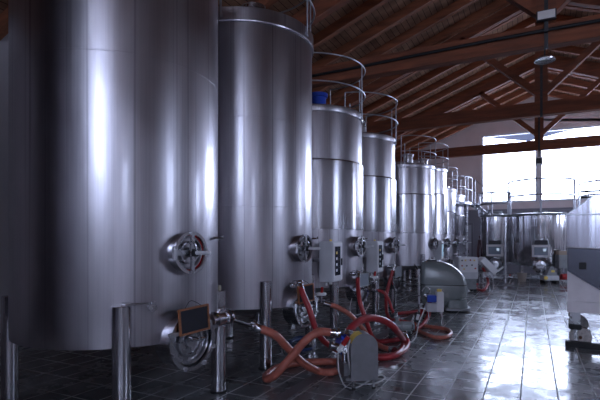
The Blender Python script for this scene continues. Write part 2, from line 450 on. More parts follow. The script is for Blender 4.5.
def manhole(t, r, z, az, ro, neck0=-.06, neck1=.10, lower=False, red=False):
    M = rot(az) @ Matrix.Translation((r, 0, z))
    X = (1, 0, 0)
    nk = MB().lathe([(ro*.90, neck0), (ro*.93, neck0), (ro*.93, neck1-.03), (ro, neck1-.03), (ro, neck1), (ro*.86, neck1), (ro*.86, neck0+.01)], (0, 0, 0), X, 40)
    n = nk.build('manhole_collar', M_POL, t, M)
    e = neck1-.085
    MB().lathe([(0, e+.06), (ro*.22, e+.06), (ro*.25, e+.03), (ro*.44, e+.03), (ro*.46, e+.055), (ro*.54, e+.055), (ro*.56, e+.02), (ro*.70, e+.02), (ro*.72, e+.05), (ro*.80, e+.05), (ro*.82, e), (ro*.86, e), (ro*.86, e-.02), (0, e-.02)], (0, 0, 0), X, 40).build('door', M_STEEL, n, M)
    MB().tube([(neck1*.55, ro*.85*math.cos(a*PI/18), ro*.85*math.sin(a*PI/18)) for a in range(36)], .008, 6, closed=True).build('gasket', M_RED if red else M_BLACK, n, M)
    if not lower:
        MB().box((neck1+.005, 0, 0), (.02, .035, ro*1.96)).build('cross_bar', M_STEEL, n, M)
        MB().box((neck1-.01, -ro*.45, 0), (.03, ro*.95, .045)).cyl((neck1-.01, -ro*.97, -.06), (neck1-.01, -ro*.97, .06), .02).build('hinge', M_STEEL, n, M)
        MB().cyl((.04, 0, 0), (neck1+.05, 0, 0), .018).cyl((neck1+.03, 0, 0), (neck1+.06, 0, 0), .034).build('screw', M_DARKM, n, M)
        MB().cyl((neck1+.05, 0, 0), (neck1+.21, 0, 0), .019).sphere((neck1+.21, 0, 0), .021).build('handle', M_CAB, n, M)
        MB().tube([(neck1+.06, .0, .0), (neck1+.07, -.03, .07), (neck1+.06, -.06, .11)], .009, 8, 4).build('latch', M_STEEL, n, M)
    else:
        MB().box((neck1+.01, 0, ro*.36), (.022, ro*2.1, .03)).build('cross_bar', M_STEEL, n, M)
        MB().cyl((.05, 0, ro*.1), (neck1+.08, 0, ro*.1), .016).cyl((neck1+.06, -.07, ro*.1), (neck1+.06, .07, ro*.1), .011).build('screw', M_POL, n, M)
        for k, a in enumerate((200, 250, 300, 340)):
            a = math.radians(a)
            MB().box((neck1+.006, ro*.95*math.cos(a), ro*.95*math.sin(a)), (.03, .035, .035), None, .004).build('clamp', M_STEEL, n, M)

def handrail(t, r, zt, a0=-80, a1=92, posts=(-80, -74, 0, 45, 92), rr=.014, mids=(.37,), h=.83):
    g = MB()
    for k, a in enumerate(posts):
        a = math.radians(a); c, s = math.cos(a), math.sin(a)
        hh = h if k != 1 else mids[-1]+.22
        g.tube([(r*c, r*s, zt-.14), (r*c, r*s, zt+hh)], rr*1.05, 8)
        g.box(((r-.02)*c, (r-.02)*s, zt-.11), (.05, .05, .04), rot(math.degrees(a)))
    for z in (h,)+tuple(mids):
        n = int((a1-a0)/4)
        g.tube([(r*math.cos(math.radians(a0+(a1-a0)*i/n)), r*math.sin(math.radians(a0+(a1-a0)*i/n)), zt+z) for i in range(n+1)], rr, 8)
    return g.build('guard_rail', M_PIPE, t)

def legs(t, rl, z1, pts, r=.075, feet=True):
    for (x, y) in pts:
        l = MB().lathe([(0, .02), (r, .02), (r, z1-.005), (r-.006, z1), (0, z1)], (x, y, 0), n=32).build('leg', M_LEG, t)
        MB().lathe([(0, 0), (r*1.2, 0), (r*1.2, .015), (r*.8, .03), (0, .03)], (x, y, 0), n=20).build('foot', M_DARKM, l)

def valve_mb(m, p, d, L=.1, r=.024):
    """butterfly valve and hose fitting along direction d from p"""
    p, d = Vector(p), Vector(d).normalized()
    m.cyl(p, p+d*L, r, n=14)
    for t in (.15, .5, .85): m.cyl(p+d*(L*t-.008), p+d*(L*t+.008), r*1.5, n=16)
    m.sphere(p+d*L*.35, r*1.35)
    m.tube([p+d*L*.35, p+d*L*.35+Vector((0, 0, r*2.2)), p+d*(L*.35+.09)+Vector((0, 0, r*2.6))], r*.28, 6)
    return m

def tank(y, label, kind, zt, zb, x=XT, r=RT, lower=True, valve=True, rail=True, boss=True):
    t = thing('fermentation_tank', label, 'tank', (x, y, 0))
    if kind == 'A':
        seams = [2.02, 3.13] if y > 5 else [3.13]
        P = [(0, zb-.22), (.12, zb-.2), (r-.05, zb-.015), (r, zb)]
        for s_ in seams:
            if zb < s_ < zt-.2: P += [(r, s_-.006), (r+.0012, s_-.003), (r+.0012, s_+.003), (r, s_+.006)]
        P += [(r, zt-.16)]
        body = MB().lathe(P, n=128).build('shell', M_TANK, t, sharp=20)
        MB().lathe([(r-.01, zt-.185), (r+.026, zt-.185), (r+.03, zt-.17), (r+.022, zt-.165), (r+.022, zt-.01), (r+.012, zt), (r-.2, zt+.06), (.2, zt+.2), (0, zt+.21)], n=96).build('top_cover', M_TANK, t, sharp=25)
    else:
        zj0, zj1 = zb+1.0, zt-.90
        P = [(0, zb-.2), (.12, zb-.18), (r-.06, zb-.015), (r-.01, zb), (r-.01, zj0)]
        MB().lathe(P, n=128).build('shell', M_TANK, t, sharp=20)
        P = [(r-.03, zj0-.02), (r+.012, zj0-.018), (r+.012, zj0+.004), (r+.004, zj0+.006), (r+.006, zj1-.03), (r-.02, zj1)]
        MB().lathe(P, n=160, warp=lambda a, z: 1+.0018*math.sin(a*17)*(1 if zj0+.02 < z < zj1-.01 else 1)).build('cooling_jacket', M_JACK, t, sharp=25)
        MB().lathe([(r-.02, zj1-.05), (r-.02, zt-.1)], n=96).build('upper_shell', M_TANK, t, sharp=20)
        MB().lathe([(r-.04, zt-.115), (r+.0, zt-.115), (r+.006, zt-.10), (r+.002, zt-.012), (r-.01, zt), (r-.2, zt+.05), (.2, zt+.16), (0, zt+.165)], n=96).build('top_cover', M_TANK, t, sharp=25)
    MB().lathe([(0, zt), (.15, zt), (.15, zt+.36), (.18, zt+.37), (.18, zt+.43), (0, zt+.46)], (.14, 0, 0), n=32).build('top_hatch', M_BLUE if y < 9 and kind == 'B' else M_STEEL, t)
    MB().cyl((-.3, -.5, zt-.02), (-.3, -.5, zt+.25), .04).sphere((-.3, -.5, zt+.27), .06).build('breather', M_STEEL, t)
    legs(t, .93, zb+.35, [(.74, -.66), (.74, .62), (-.74, -.66), (-.74, .62)])
    if rail: handrail(t, r+.035, zt)
    manhole(t, r, 1.49, -9, .185, red=(y < 4))
    if lower: manhole(t, r, .72 if kind == 'A' else .73, -9, .255 if kind == 'A' else .22, neck0=-.10, neck1=.12, lower=True)
    # tasting tap and outlet valve
    if boss:
        v = MB(); a = math.radians(-20); p = Vector((r*math.cos(a), r*math.sin(a), 1.02))
        valve_mb(v, p-Vector((math.cos(a), math.sin(a), 0))*.02, (math.cos(a)*.9, math.sin(a)*.9+.3, 0), .17, .024)
        v.build('outlet_valve', M_POL, t)
    a = math.radians(20); p = Vector((r*math.cos(a)*.99, r*math.sin(a)*.99, 1.62))
    d = Vector((math.cos(a), math.sin(a), 0))
    MB().tube([p-d*.02, p+d*.07, p+d*.08+Vector((0, .03, 0)), p+d*.08+Vector((0, .03, .03))], .012, 8).build('thermometer_pocket', M_POL, t)
    return t

tank(.98, 'tall brushed steel tank cut off by the near edge of the picture', 'A', 4.48, .72)
tank(3.32, 'huge nearest brushed steel tank filling the left side, chalkboard on its lower hatch', 'A', 4.55, .72, boss=False)
tank(5.56, 'second tall brushed steel tank, rising above its shorter neighbours', 'A', 4.48, .74)
tank(7.77, 'shorter stepped steel tank beside the second tall one, blue hatch on top', 'B', 3.87, .80)
tank(10.04, 'shorter stepped steel tank between the first blue-hatched tank and the gap in the row', 'B', 3.87, .80)
tank(14.66, 'stepped steel tank standing behind the grey floor scrubber', 'B', 3.90, .82)
tank(17.0, 'narrow strip of bright steel tank just beyond the scrubber tank', 'B', 4.12, .82, rail=True)
tank(19.2, 'lower distant steel tank second from the end of the row', 'B', 3.62, .82, lower=False)
tank(21.75, 'last and farthest steel tank of the long row, under the walkway rail', 'B', 3.60, .82, lower=False)

# tasting tap on the nearest tank
p0 = Vector((XT, 3.32, 0)); a = math.radians(-28); d = Vector((math.cos(a), math.sin(a), 0))
tp = thing('sample_tap', 'small steel sampling tap with a thin side tube on the nearest tank', 'tap', p0+d*RT+Vector((0, 0, 1.04)))
tp.rotation_euler = (0, 0, a)
valve_mb(MB(), (-.012, 0, 0), (1, 0, 0), .09, .022).build('valve_body', M_POL, tp)
MB().cyl((.085, 0, 0), (.09, 0, 0), .016).build('cap', M_STEEL, tp)
MB().tube([(.04, -.01, .01), (.05, -.04, .035), (.03, -.22, .04), (.0, -.23, .04)], .009, 8, 3).build('side_tube', M_STEEL, tp)

# stub leg caps: pale tape box on top of the leg beside the hatch
tag(MB().b(-.022, .022, -.022, .022, 0, .055, .004).build('junction_cap', mat('cream_plastic', (.55, .55, .42), .5)),
    'small cream plastic cap standing on the leg right of the chalkboard', 'cap').location = (XT+.74, 3.32+.62, 1.068)

# chalkboards
def board(y, label, framemat, facemat, z=.915, w=.31, h=.225, x=-2.60):
    t = thing('chalkboard', label, 'chalkboard', (x, y, z), math.radians(-14)); t.rotation_euler = (math.radians(4), 0, math.radians(-14))
    MB().b(-.006, .004, -w/2+.01, w/2-.01, -h/2+.01, h/2-.01).build('slate', facemat, t)
    f = MB(); q = .016
    f.b(-.01, .012, -w/2, w/2, h/2-q, h/2).b(-.01, .012, -w/2, w/2, -h/2, -h/2+q)
    f.b(-.01, .012, -w/2, -w/2+q, -h/2+q, h/2-q).b(-.01, .012, w/2-q, w/2, -h/2+q, h/2-q)
    f.build('frame', framemat, t)
    MB().tube([(0, -w*.3, h/2-.01), (-.03, 0, h/2+.05), (0, w*.3, h/2-.01)], .003, 6, 4).build('cord', M_DARKM, t)
    return t
board(3.12, 'dark slate in an orange wooden frame hung on the nearest tank', M_ORW, M_SLATE)
board(5.30, 'wood-framed slate hung on the second tall tank', M_ORW, M_SLATE)
board(7.56, 'plain grey board hung on the third visible tank', M_GREYP, mat('grey_board', (.22, .25, .29), .5))
board(9.84, 'small grey board hung on the fourth visible tank', M_GREYP, mat('pale_board', (.25, .28, .32), .5))

# control cabinets between tanks
def cabinet(y, label, x0=-2.96, dz=0, lite=None, d=.22):
    t = thing('control_cabinet', label, 'control box', (x0, y, .95+dz))
    h = .63
    b = MB().b(0, d, 0, .40, 0, h, .008).build('housing', M_CAB, t)
    dr = MB().b(d, d+.018, .02, .38, .02, h-.02, .004).build('door', M_WHITE, t)
    MB().b(d+.018, d+.024, .07, .28, .10, h-.08).build('display_window', lite or M_GLASSD, dr)
    for k in range(4): MB().b(d+.024, d+.028, .10, .15, .16+.09*k, .20+.09*k).build('indicator', M_YEL if k == 3 else M_WHITE, dr)
    MB().b(d+.018, d+.035, .31, .335, .25, .36).build('latch', M_DARKM, dr)
    MB().cyl((d*.5, .2, -.05), (d*.5, .2, .0), .025).cyl((d*.4, .08, -.06), (d*.4, .08, 0), .018).build('cable_gland', M_WHITE, t)
    MB().cyl((d*.5, .2, h-.003), (d*.5, .2, h+.03), .02).build('beacon', M_YEL, t)
    MB().b(-.35, .0, .17, .23, .3, .36).build('bracket', M_STEEL, t)
    return t
cabinet(6.50, 'pale grey control cabinet with dark window, nearest of the cabinets')
cabinet(8.76, 'pale grey control cabinet between the third and fourth visible tanks')
cabinet(15.85, 'grey control cabinet with light blue screen beyond the scrubber', lite=mat('pale_screen', (.25, .38, .48), .3, emit=(.3, .5, .7, .35)))

# steel tray-like fittings with white cover under the cabinets
def fitting(px, py, Z, label):
    p = W(px, py, Z)
    t = thing('pipe_fitting', label, 'pipe fitting', p)
    MB().lathe([(0, -.02), (.075, -.02), (.085, 0), (.075, .02), (0, .03)], n=24).build('cap', M_WHITE, t)
    MB().cyl((0, 0, -.12), (0, 0, -.02), .022).cyl((-.06, 0, -.1), (.06, .03, -.1), .02).cyl((0, 0, -.12), (-.25, .05, -.14), .016).build('elbow', M_POL, t)
    MB().cyl((.02, -.02, .02), (.03, -.02, .11), .02).build('tap_handle', M_RED, t)
    return t
fitting(321, 294, 7.0, 'white-capped valve with red handle below the nearest control cabinet')
fitting(374, 277, 8.9, 'white-capped pipe fitting below the second control cabinet')

# outlet valve of the nearest tank with its pipe
t = thing('outlet_valve', 'large polished outlet valve sticking out beside the chalkboard', 'valve', (-2.80, 3.55, .84))
v = MB(); v.cyl((-.05, 0, 0), (.08, 0, 0), .03); v.cyl((.1, -.12, 0), (.1, .2, -.01), .036).cyl((.1, -.02, 0), (.1, .13, 0), .068)
for q in (-.11, -.03, .12, .19): v.cyl((.1, q, 0), (.1, q+.018, 0), .08)
v.cyl((.1, .05, 0), (.1, .05, .08), .02).tube([(.08, 0, 0), (.1, 0, 0)], .03)
v.build('valve_body', M_POL, t)
MB().tube([(.1, .02, .03), (.1, .04, .09), (.1, .16, .11)], .009, 8).build('lever', M_STEEL, t)
MB().tube([(.1, .19, -.01), (.1, .40, -.09), (.12, .62, -.16)], .017, 10, 4).build('outlet_pipe', M_DARKM, t)
MB().cyl((.115, .58, -.15), (.125, .72, -.185), .03).cyl((.117, .60, -.155), (.119, .62, -.16), .042).build('coupling', M_POL, t)
MB().box((.1, -.1, .03), (.03, .03, .03)).build('label_tag', M_YEL, t)

# ball valve standing on the leg at the picture's edge
p = Vector((XT+.74, .98+.62, 1.07))
t = thing('ball_valve', 'dark valve with round flange standing on the leg at the far left', 'valve', p)
MB().cyl((0, 0, 0), (0, 0, .06), .03).sphere((0, 0, .09), .05).build('valve_body', M_STEEL, t)
MB().lathe([(.03, 0), (.055, 0), (.055, .02), (.03, .02), (.03, 0)], (.03, -.05, .09), (.5, -.85, 0), 24).build('flange', M_STEEL, t)
MB().cyl((0, 0, .13), (0, 0, .16), .012).box((0, 0, .165), (.09, .03, .012)).build('handle', M_DARKM, t)

# ------------------------------------------------------------------ hoses
def hose(label, pts, r, m, cat='hose', name='wine_hose', ends=True, group=None, k=7):
    P = [Vector(p) for p in pts]
    c = P[0].copy()
    t = thing(name, label, cat, c, 0, group)
    P = [p-c for p in P]
    MB().tube(P, r, 12, k).build('tube', m, t)
    if ends:
        for a, b in ((P[0], P[1]), (P[-1], P[-2])):
            d = (b-a).normalized()
            MB().cyl(a-d*.05, a+d*.06, r*1.08, n=14).cyl(a-d*.055, a-d*.03, r*1.45, n=16).build('coupling', M_POL, t)
    return t
fl = lambda x, y, r: F(x, y, r)
hose('salmon hose from the nearest outlet valve, crossing itself and looping up to the pump',
     [(-2.68, 4.24, .655), W(275, 335, 5.02), W(286, 346, 5.15), W(302, 362, 5.25), F(318, 371, .045), F(333, 372, .045), F(340, 367, .045), F(335, 362, .045),
      F(318, 362, .045), F(298, 363, .045), F(280, 367, .045), F(268, 374, .045), F(267, 379, .05), W(276, 374, 5.0), W(292, 356, 5.0), W(305, 341, 5.0), W(319, 332, 5.02), W(333, 333, 5.1)],
     .045, M_HOSE_S)
hose('dark red hose dropping from the second tank valve towards the floor behind the pump',
     [W(300, 286, 5.84), W(303, 294, 5.78), W(310, 311, 5.72), W(315, 327, 5.72), W(323, 340, 5.8), W(338, 350, 6.05), F(358, 356, .04), F(385, 356, .04), F(402, 352, .04), F(408, 344, .04), W(405, 336, 7.0)],
     .038, M_HOSE_R)
hose('big dark red hose arching over from the pump and looping round on the floor',
     [W(347, 335, 5.2), W(352, 327, 5.3), W(362, 320, 5.5), W(374, 318, 5.7), W(387, 322, 5.9), W(397, 331, 6.1), F(404, 342, .045), F(400, 352, .045), F(388, 357, .045), F(372, 357, .045)],
     .045, M_HOSE_R)
hose('salmon hose slanting down from the third tank leg to the back of the pump row',
     [W(327, 304, 7.1), W(337, 307, 7.1), W(349, 314, 7.1), W(359, 324, 7.2), F(370, 338, .04), F(380, 346, .04), F(392, 350, .04)], .038, M_HOSE_S)
hose('dark red hose hanging from the third tank valve down to the floor',
     [W(358, 275, 7.8), W(358, 286, 7.7), W(360, 302, 7.55), W(365, 317, 7.5), F(374, 339, .04), F(388, 341, .04), F(404, 338, .04)], .036, M_HOSE_R)
hose('thin red hose curving off the leg below the second control cabinet',
     [W(375, 290.5, 8.8), W(382, 291.5, 8.75), W(388, 298, 8.7), W(392, 309, 8.6), F(398, 323, .03)], .028, M_HOSE_R)
hose('dark red hose hanging from the fourth tank valve in a long bend',
     [W(394, 268, 9.85), W(389, 284, 9.8), W(386, 300, 9.7), F(389, 318, .035), F(402, 321, .035), F(416, 322, .035), W(424, 308, 8.95)], .036, M_HOSE_R)
hose('orange hose making one flat loop on the floor before the scrubber',
     [W(396, 316, 7.7), F(403, 329, .10), F(412, 327, .03), F(421, 332, .03), F(434, 337, .03), F(446, 337, .03), F(451, 333, .03), F(446, 329, .03), F(433, 327, .03), F(420, 325, .03), F(409, 324, .03)],
     .032, M_HOSE_S)
hose('dark red hose running straight along the floor under the fourth tank',
     [F(392, 314, .035), F(403, 313, .035), F(418, 311, .035), F(427, 308, .035)], .036, M_HOSE_R)
hose('short dark red hose standing up to the blue-topped pump',
     [W(427, 297, 8.8), W(430, 304, 8.8), W(428, 316, 8.8), F(421, 326, .035), F(410, 330, .035)], .04, M_HOSE_R)
hose('dark blue hose lying coiled on the floor behind the crossing salmon hose',
     [F(283, 350, .02), F(290, 341, .02), F(300, 337, .02), F(312, 340, .02), F(314, 347, .02), F(302, 350, .02), F(291, 347, .02), F(293, 341, .02), F(308, 337, .02)], .022, mat('blue_hose_rubber', (.012, .035, .13), .4))
hose('dark red hose curling beside the distant control trolley',
     [W(481, 266, 14.8), W(485, 272, 14.8), W(488, 282, 14.9), F(484, 290, .04), F(477, 289, .04), F(470, 286, .04), F(478, 284, .04)], .04, M_HOSE_R)
hose('dark red hose hung on the wall beside the far left round tank',
     [W(480, 236, 19.3), W(482, 245, 19.2), W(483, 254, 19.1), W(481, 262, 19.0), W(478, 254, 19.2), W(479, 240, 19.3)], .05, mat('maroon_rubber', (.05, .012, .02), .5), ends=False)
def wire(label, pts, r, m):
    hose(label, pts, r, m, cat='cable', name='power_cable', ends=False)
# thin tubes hanging off the tanks
wire('thin grey level tube hanging in a curve below the second tank slate', [W(303, 317, 5.9), W(310, 322, 5.85), W(313, 330, 5.8), W(313, 345, 5.7), F(313, 356, .01)], .006, M_CABLE)
wire('thin grey cable looping between the third tank hatch and the floor', [W(352, 298, 7.8), W(350, 308, 7.8), W(353, 315, 7.8), W(364, 312, 7.8), W(370, 303, 7.9)], .006, M_CABLE)

# ------------------------------------------------------------------ pump under the grey rounded cover
pb = F(362, 387)
t = thing('transfer_pump', 'grey round-topped pump with yellow label and blue motor behind', 'pump', (pb.x, pb.y, 0), math.radians(34))
# local: face towards -y
w, h = .29, .50; z0 = .10
def arch(w, h, z0, n=14):
    P = [(-w/2, z0), (w/2, z0)]
    r = w/2
    for i in range(n+1):
        a = PI*i/n; P.append((r*math.cos(a)**1 if True else 0, z0+h-r+r*math.sin(a)))
    return P
cv = MB(); cv.prism(arch(w, h, z0), -.10, .10); cv.build('cover', M_COVER, t)
MB().prism([(p[0]*1.02, (p[1]-z0)*1.005+z0) for p in arch(w, h, z0)], -.108, -.098).build('cover_lip', M_COVER, t)
lb = MB(); r = w/2+.004
for i in range(6):
    a0, a1 = PI*(.55+.06*i), PI*(.55+.06*(i+1))
    zc = z0+h-w/2
    lb.prism([(r*math.cos(a0), zc+r*math.sin(a0)), (r*math.cos(a1), zc+r*math.sin(a1)), (r*.96*math.cos(a1), zc+r*.96*math.sin(a1)), (r*.96*math.cos(a0), zc+r*.96*math.sin(a0))], -.09, .06)
lb.build('warning_label', M_YEL, t)
bs = MB().b(-.20, .14, -.09, .42, .10, .13).b(-.20, -.15, .0, .40, .12, .26)
bs.build('base_frame', M_COVER, t)
for x, y in ((-.11, -.07), (.11, -.07), (-.15, .38), (.11, .38)):
    l = MB().cyl((x, y, .02), (x, y, .11), .012).build('leg', M_STEEL, t)
    MB().cyl((x, y, 0), (x, y, .022), .022).build('foot', M_BLACK, l)
mo = MB().cyl((-.13, .12, .40), (-.13, .36, .40), .095, n=28)
for k in range(9): mo.box((-.13, .24, .40), (.215, .22, .008), Matrix.Rotation(k*PI/9, 4, 'Y'))
mo.cyl((-.13, .36, .40), (-.13, .39, .40), .075)
mo.b(-.19, -.07, .18, .30, .48, .54)
mo.build('motor', M_BLUE, t)
hd = MB().cyl((-.17, .02, .42), (-.17, .11, .42), .06, n=24).cyl((-.17, -.02, .42), (-.17, .04, .42), .035)
hd.cyl((-.24, .1, .42), (-.32, .1, .44), .04).cyl((-.31, .1, .438), (-.335, .1, .444), .055).cyl((-.1, .1, .48), (-.08, .1, .60), .035).cyl((-.085, .1, .57), (-.08, .1, .60), .05)
hd.cyl((-.17, .1, .13), (-.17, .1, .36), .03)
hd.build('pump_head', M_POL, t)
pp = W(343, 345, 4.95)
pt = thing('power_plug', 'red and white power plug hanging at the side of the round-topped pump', 'plug', pp)
MB().cyl((0, 0, 0), (.055, .02, .09), .026).build('connector', M_RED, pt)
MB().cyl((-.045, -.02, -.07), (0, 0, 0), .03).build('socket', M_WHITE, pt)
q = pp+Vector((-.045, -.02, -.07))
wire('white power cable looping in two rings on the tiles round the pump', [q, W(338, 357, 4.85), W(339, 372, 4.75), F(345, 386, .012), F(355, 388, .012), F(367, 382, .012), F(380, 375, .012), F(385, 378, .012), F(376, 383, .03), F(362, 384, .012), F(351, 380, .03), W(349, 365, 4.72), W(348, 350, 4.76), W(350, 340, 4.85)], .008, M_CABLE)

# second pump: bare steel motor with pump head on a low trolley
pb = F(400, 337.5)
t = thing('steel_pump', 'low bare steel pump trolley inside the ring of the big red hose', 'pump', (pb.x, pb.y, 0), math.radians(18))
MB().b(-.22, .22, -.12, .12, .07, .10).b(-.2, .2, -.015, .015, .1, .16).build('trolley', M_DARKM, t)
m_ = MB().cyl((.0, 0, .22), (.24, 0, .22), .085, n=24).cyl((.24, 0, .22), (.275, 0, .22), .07)
for k in range(8): m_.box((.12, 0, .22), (.2, .19, .007), Matrix.Rotation(k*PI/8, 4, 'X'))
m_.build('motor', M_GREYP, t)
MB().cyl((-.12, 0, .22), (0, 0, .22), .10, n=28).cyl((-.22, 0, .22), (-.12, 0, .22), .04).cyl((-.24, 0, .22), (-.2, 0, .22), .055).cyl((-.06, 0, .3), (-.06, 0, .40), .035).cyl((-.06, 0, .38), (-.06, 0, .41), .052).build('pump_head', M_GREYP, t)
t.scale = (.85, .85, .85)
for x in (-.17, .17):
    for y in (-.13, .13):
        MB().cyl((x, y-.02, .04), (x, y+.02, .04), .04).build('wheel', M_BLACK, t)
MB().tube([(.2, -.1, .1), (.24, -.1, .3), (.26, -.1, .42), (.26, .1, .42), (.24, .1, .3), (.2, .1, .1)], .01, 8, 3).build('push_handle', M_STEEL, t)
pp = F(417, 331) 
t = thing('switch_box', 'small tilted dark switch box on a stand beside the orange hose loop', 'switch box', (pp.x, pp.y, 0), TH)
MB().box((0, 0, .24), (.08, .05, .17), Matrix.Rotation(.25, 4, 'Y'), .006).build('housing', M_DARKM, t)
MB().box((.005, -.03, .25), (.05, .012, .1), Matrix.Rotation(.25, 4, 'Y')).build('face_plate', M_CAB, t)
MB().cyl((0, 0, 0), (0, 0, .17), .01).cyl((0, 0, 0), (0, 0, .012), .05).build('stand', M_STEEL, t)
wire('light grey cable running from the tilted switch box down to the steel pump', [W(420, 308, 8.1), W(424, 310, 8.1), W(419, 322, 8.0), W(416, 336, 7.6), F(411, 342, .01), F(403, 340, .02), F(395, 336, .02), F(390, 333, .02), W(394, 325, 7.6)], .01, M_CABLE)
# third pump: blue/white head on a thin legged frame
pp = F(436, 324)
t = thing('dosing_pump', 'small white and blue pump with yellow cap on thin steel legs', 'pump', (pp.x, pp.y, 0), TH*.7)
MB().b(.0, .13, -.1, .1, .24, .62, .012).build('housing', M_WHITE, t)
MB().b(-.17, .0, -.08, .08, .42, .55, .01).build('motor', M_BLUE, t)
MB().b(-.18, .0, -.09, .09, .24, .40, .006).build('lower_box', M_CAB, t)
MB().cyl((.06, 0, .62), (.06, 0, .665), .045).build('cap', M_YEL, t)
for x in (-.15, .11):
    for y in (-.08, .08): MB().cyl((x, y, 0), (x, y, .25), .01).build('leg', M_STEEL, t)
MB().tube([(-.12, 0, .55), (-.12, 0, .66), (-.2, 0, .7), (-.26, 0, .62)], .012, 8, 4).build('handle', M_STEEL, t)

# ------------------------------------------------------------------ floor scrubber
sb = F(440, 312)
t = thing('floor_scrubber', 'grey ride-size floor scrubber with sloping rounded tank lid', 'cleaning machine', (sb.x, sb.y+.42, 0), math.radians(14))
def shaped(levels, name, m, par, rb=.10, rf=.24):
    """stack of rounded outlines: (z, rear x, front x, half width)"""
    mb = MB(); rings = []
    for (z, x0, x1, hw) in levels:
        rf_ = min(rf, hw*.9, (x1-x0)*.45); rb_ = min(rb, hw*.9, (x1-x0)*.45); P = []
        for (cx, cy, r, a) in ((x1-rf_, hw-rf_, rf_, 0), (x0+rb_, hw-rb_, rb_, 90), (x0+rb_, -hw+rb_, rb_, 180), (x1-rf_, -hw+rf_, rf_, 270)):
            for k in range(8):
                q = math.radians(a+90*k/7); P.append((cx+r*math.cos(q), cy+r*math.sin(q), z))
        rings.append([mb.bm.verts.new(p) for p in P])
    n = len(rings[0])
    for A, B in zip(rings, rings[1:]):
        for k in range(n): mb.bm.faces.new([A[k], A[(k+1) % n], B[(k+1) % n], B[k]])
    mb.bm.faces.new(rings[0][::-1]); mb.bm.faces.new(rings[-1])
    return mb.build(name, m, par, sharp=32)
M_SCRUB = mat('grey_green_moulding', (.26, .29, .29), .25, 0, ((4, 4, 4), .08, .04))
shaped([(.12, -.50, .10, .33), (.22, -.53, .16, .35), (.30, -.54, .50, .36), (.34, -.54, .55, .37), (.56, -.54, .55, .37), (.585, -.54, .54, .365), (.59, -.54, .52, .35)], 'solution_tank', M_SCRUB, t)
shaped([(.592, -.54, .52, .355), (.60, -.55, .545, .37), (.66, -.55, .54, .37), (.76, -.55, .49, .365), (.86, -.545, .42, .355), (.96, -.54, .31, .34), (1.04, -.53, .18, .32), (1.09, -.52, .05, .295), (1.115, -.49, -.05, .26), (1.12, -.45, -.14, .20)], 'recovery_tank', M_SCRUB, t)
shaped([(.58, -.545, .55, .375), (.60, -.545, .55, .375)], 'rubber_seam', M_BLACK, t)
shaped([(.09, .08, .56, .36), (.26, .08, .54, .35)], 'brush_deck', M_SCRUB, t, .05, .2)
shaped([(.03, .02, .62, .40), (.085, .02, .62, .40)], 'squeegee', mat('pale_bumper', (.33, .34, .36), .4), t, .05, .24)
for y in (-.3, .3):
    MB().cyl((-.3, y-.04, .13), (-.3, y+.04, .13), .13, n=28).build('wheel', M_BLACK, t)
MB().cyl((.2, 0, 0), (.2, 0, .06), .22).build('brush', M_BLACK, t)
MB().tube([(-.55, -.25, .85), (-.68, -.25, 1.0), (-.68, .25, 1.0), (-.55, .25, .85)], .018, 8, 3).build('push_handle', M_DARKM, t)
MB().box((-.3, 0, 1.13), (.24, .34, .03), None, .01).build('control_panel', M_DARKM, t)
for yy in (-.1, .05): MB().cyl((-.3, yy, 1.13), (-.3, yy, 1.16), .02).build('switch', M_STEEL, t)
pp = F(419, 318)
t.scale = (.92, 1, 1.0)
pp = F(419, 318)
t = thing('steel_post', 'slim bright steel post standing at the left of the scrubber', 'post', (pp.x, pp.y, 0))
MB().cyl((0, 0, .01), (0, 0, 1.0), .022).build('tube', M_STEEL, t)
MB().cyl((0, 0, 0), (0, 0, .015), .07).build('foot', M_STEEL, t)

# ------------------------------------------------------------------ distant control trolley with open lid
pb = F(466, 292)
t = thing('control_trolley', 'white control box with red and yellow buttons on a trolley', 'control box', (pb.x, pb.y, 0), TH)
MB().b(-.30, .30, -.2, .2, .42, 1.08, .015).build('housing', M_CAB, t)
MB().b(-.27, .27, -.215, -.2, .62, 1.05).build('front_panel', M_WHITE, t)
for k, (x, z, m) in enumerate([(-.2, .98, M_DARKM), (-.1, .98, M_YEL), (.05, .99, M_RED), (.17, .98, M_YEL), (-.2, .82, M_RED), (-.06, .82, M_DARKM), (.1, .84, M_DARKM), (-.14, .72, M_YEL), (.2, .74, M_RED)]):
    MB().cyl((x, -.215, z), (x, -.24, z), .022, n=12).build('button', m, t)
MB().b(-.26, .26, -.16, .16, .1, .42).build('cabinet', M_GREYP, t)
for x in (-.22, .22):
    for y in (-.15, .15): MB().cyl((x, y-.02, .05), (x, y+.02, .05), .05).build('wheel', M_BLACK, t)
pb = F(487, 290)
t = thing('open_hopper', 'white box trolley with its long lid tilted down to the right', 'hopper', (pb.x, pb.y, 0), TH)
MB().box((0, 0, .78), (.62, .42, .2), Matrix.Rotation(math.radians(45), 4, 'Y'), .01).build('tilted_lid', M_WHITE, t)
MB().b(-.2, .16, -.16, .16, .42, .58).build('body', M_STEEL, t)
MB().cyl((.34, 0, .60), (.52, 0, .74), .03).build('spout', M_WHITE, t)
for x in (-.18, .14):
    for y in (-.14, .14): MB().cyl((x, y, 0), (x, y, .43), .018).build('leg', M_STEEL, t)

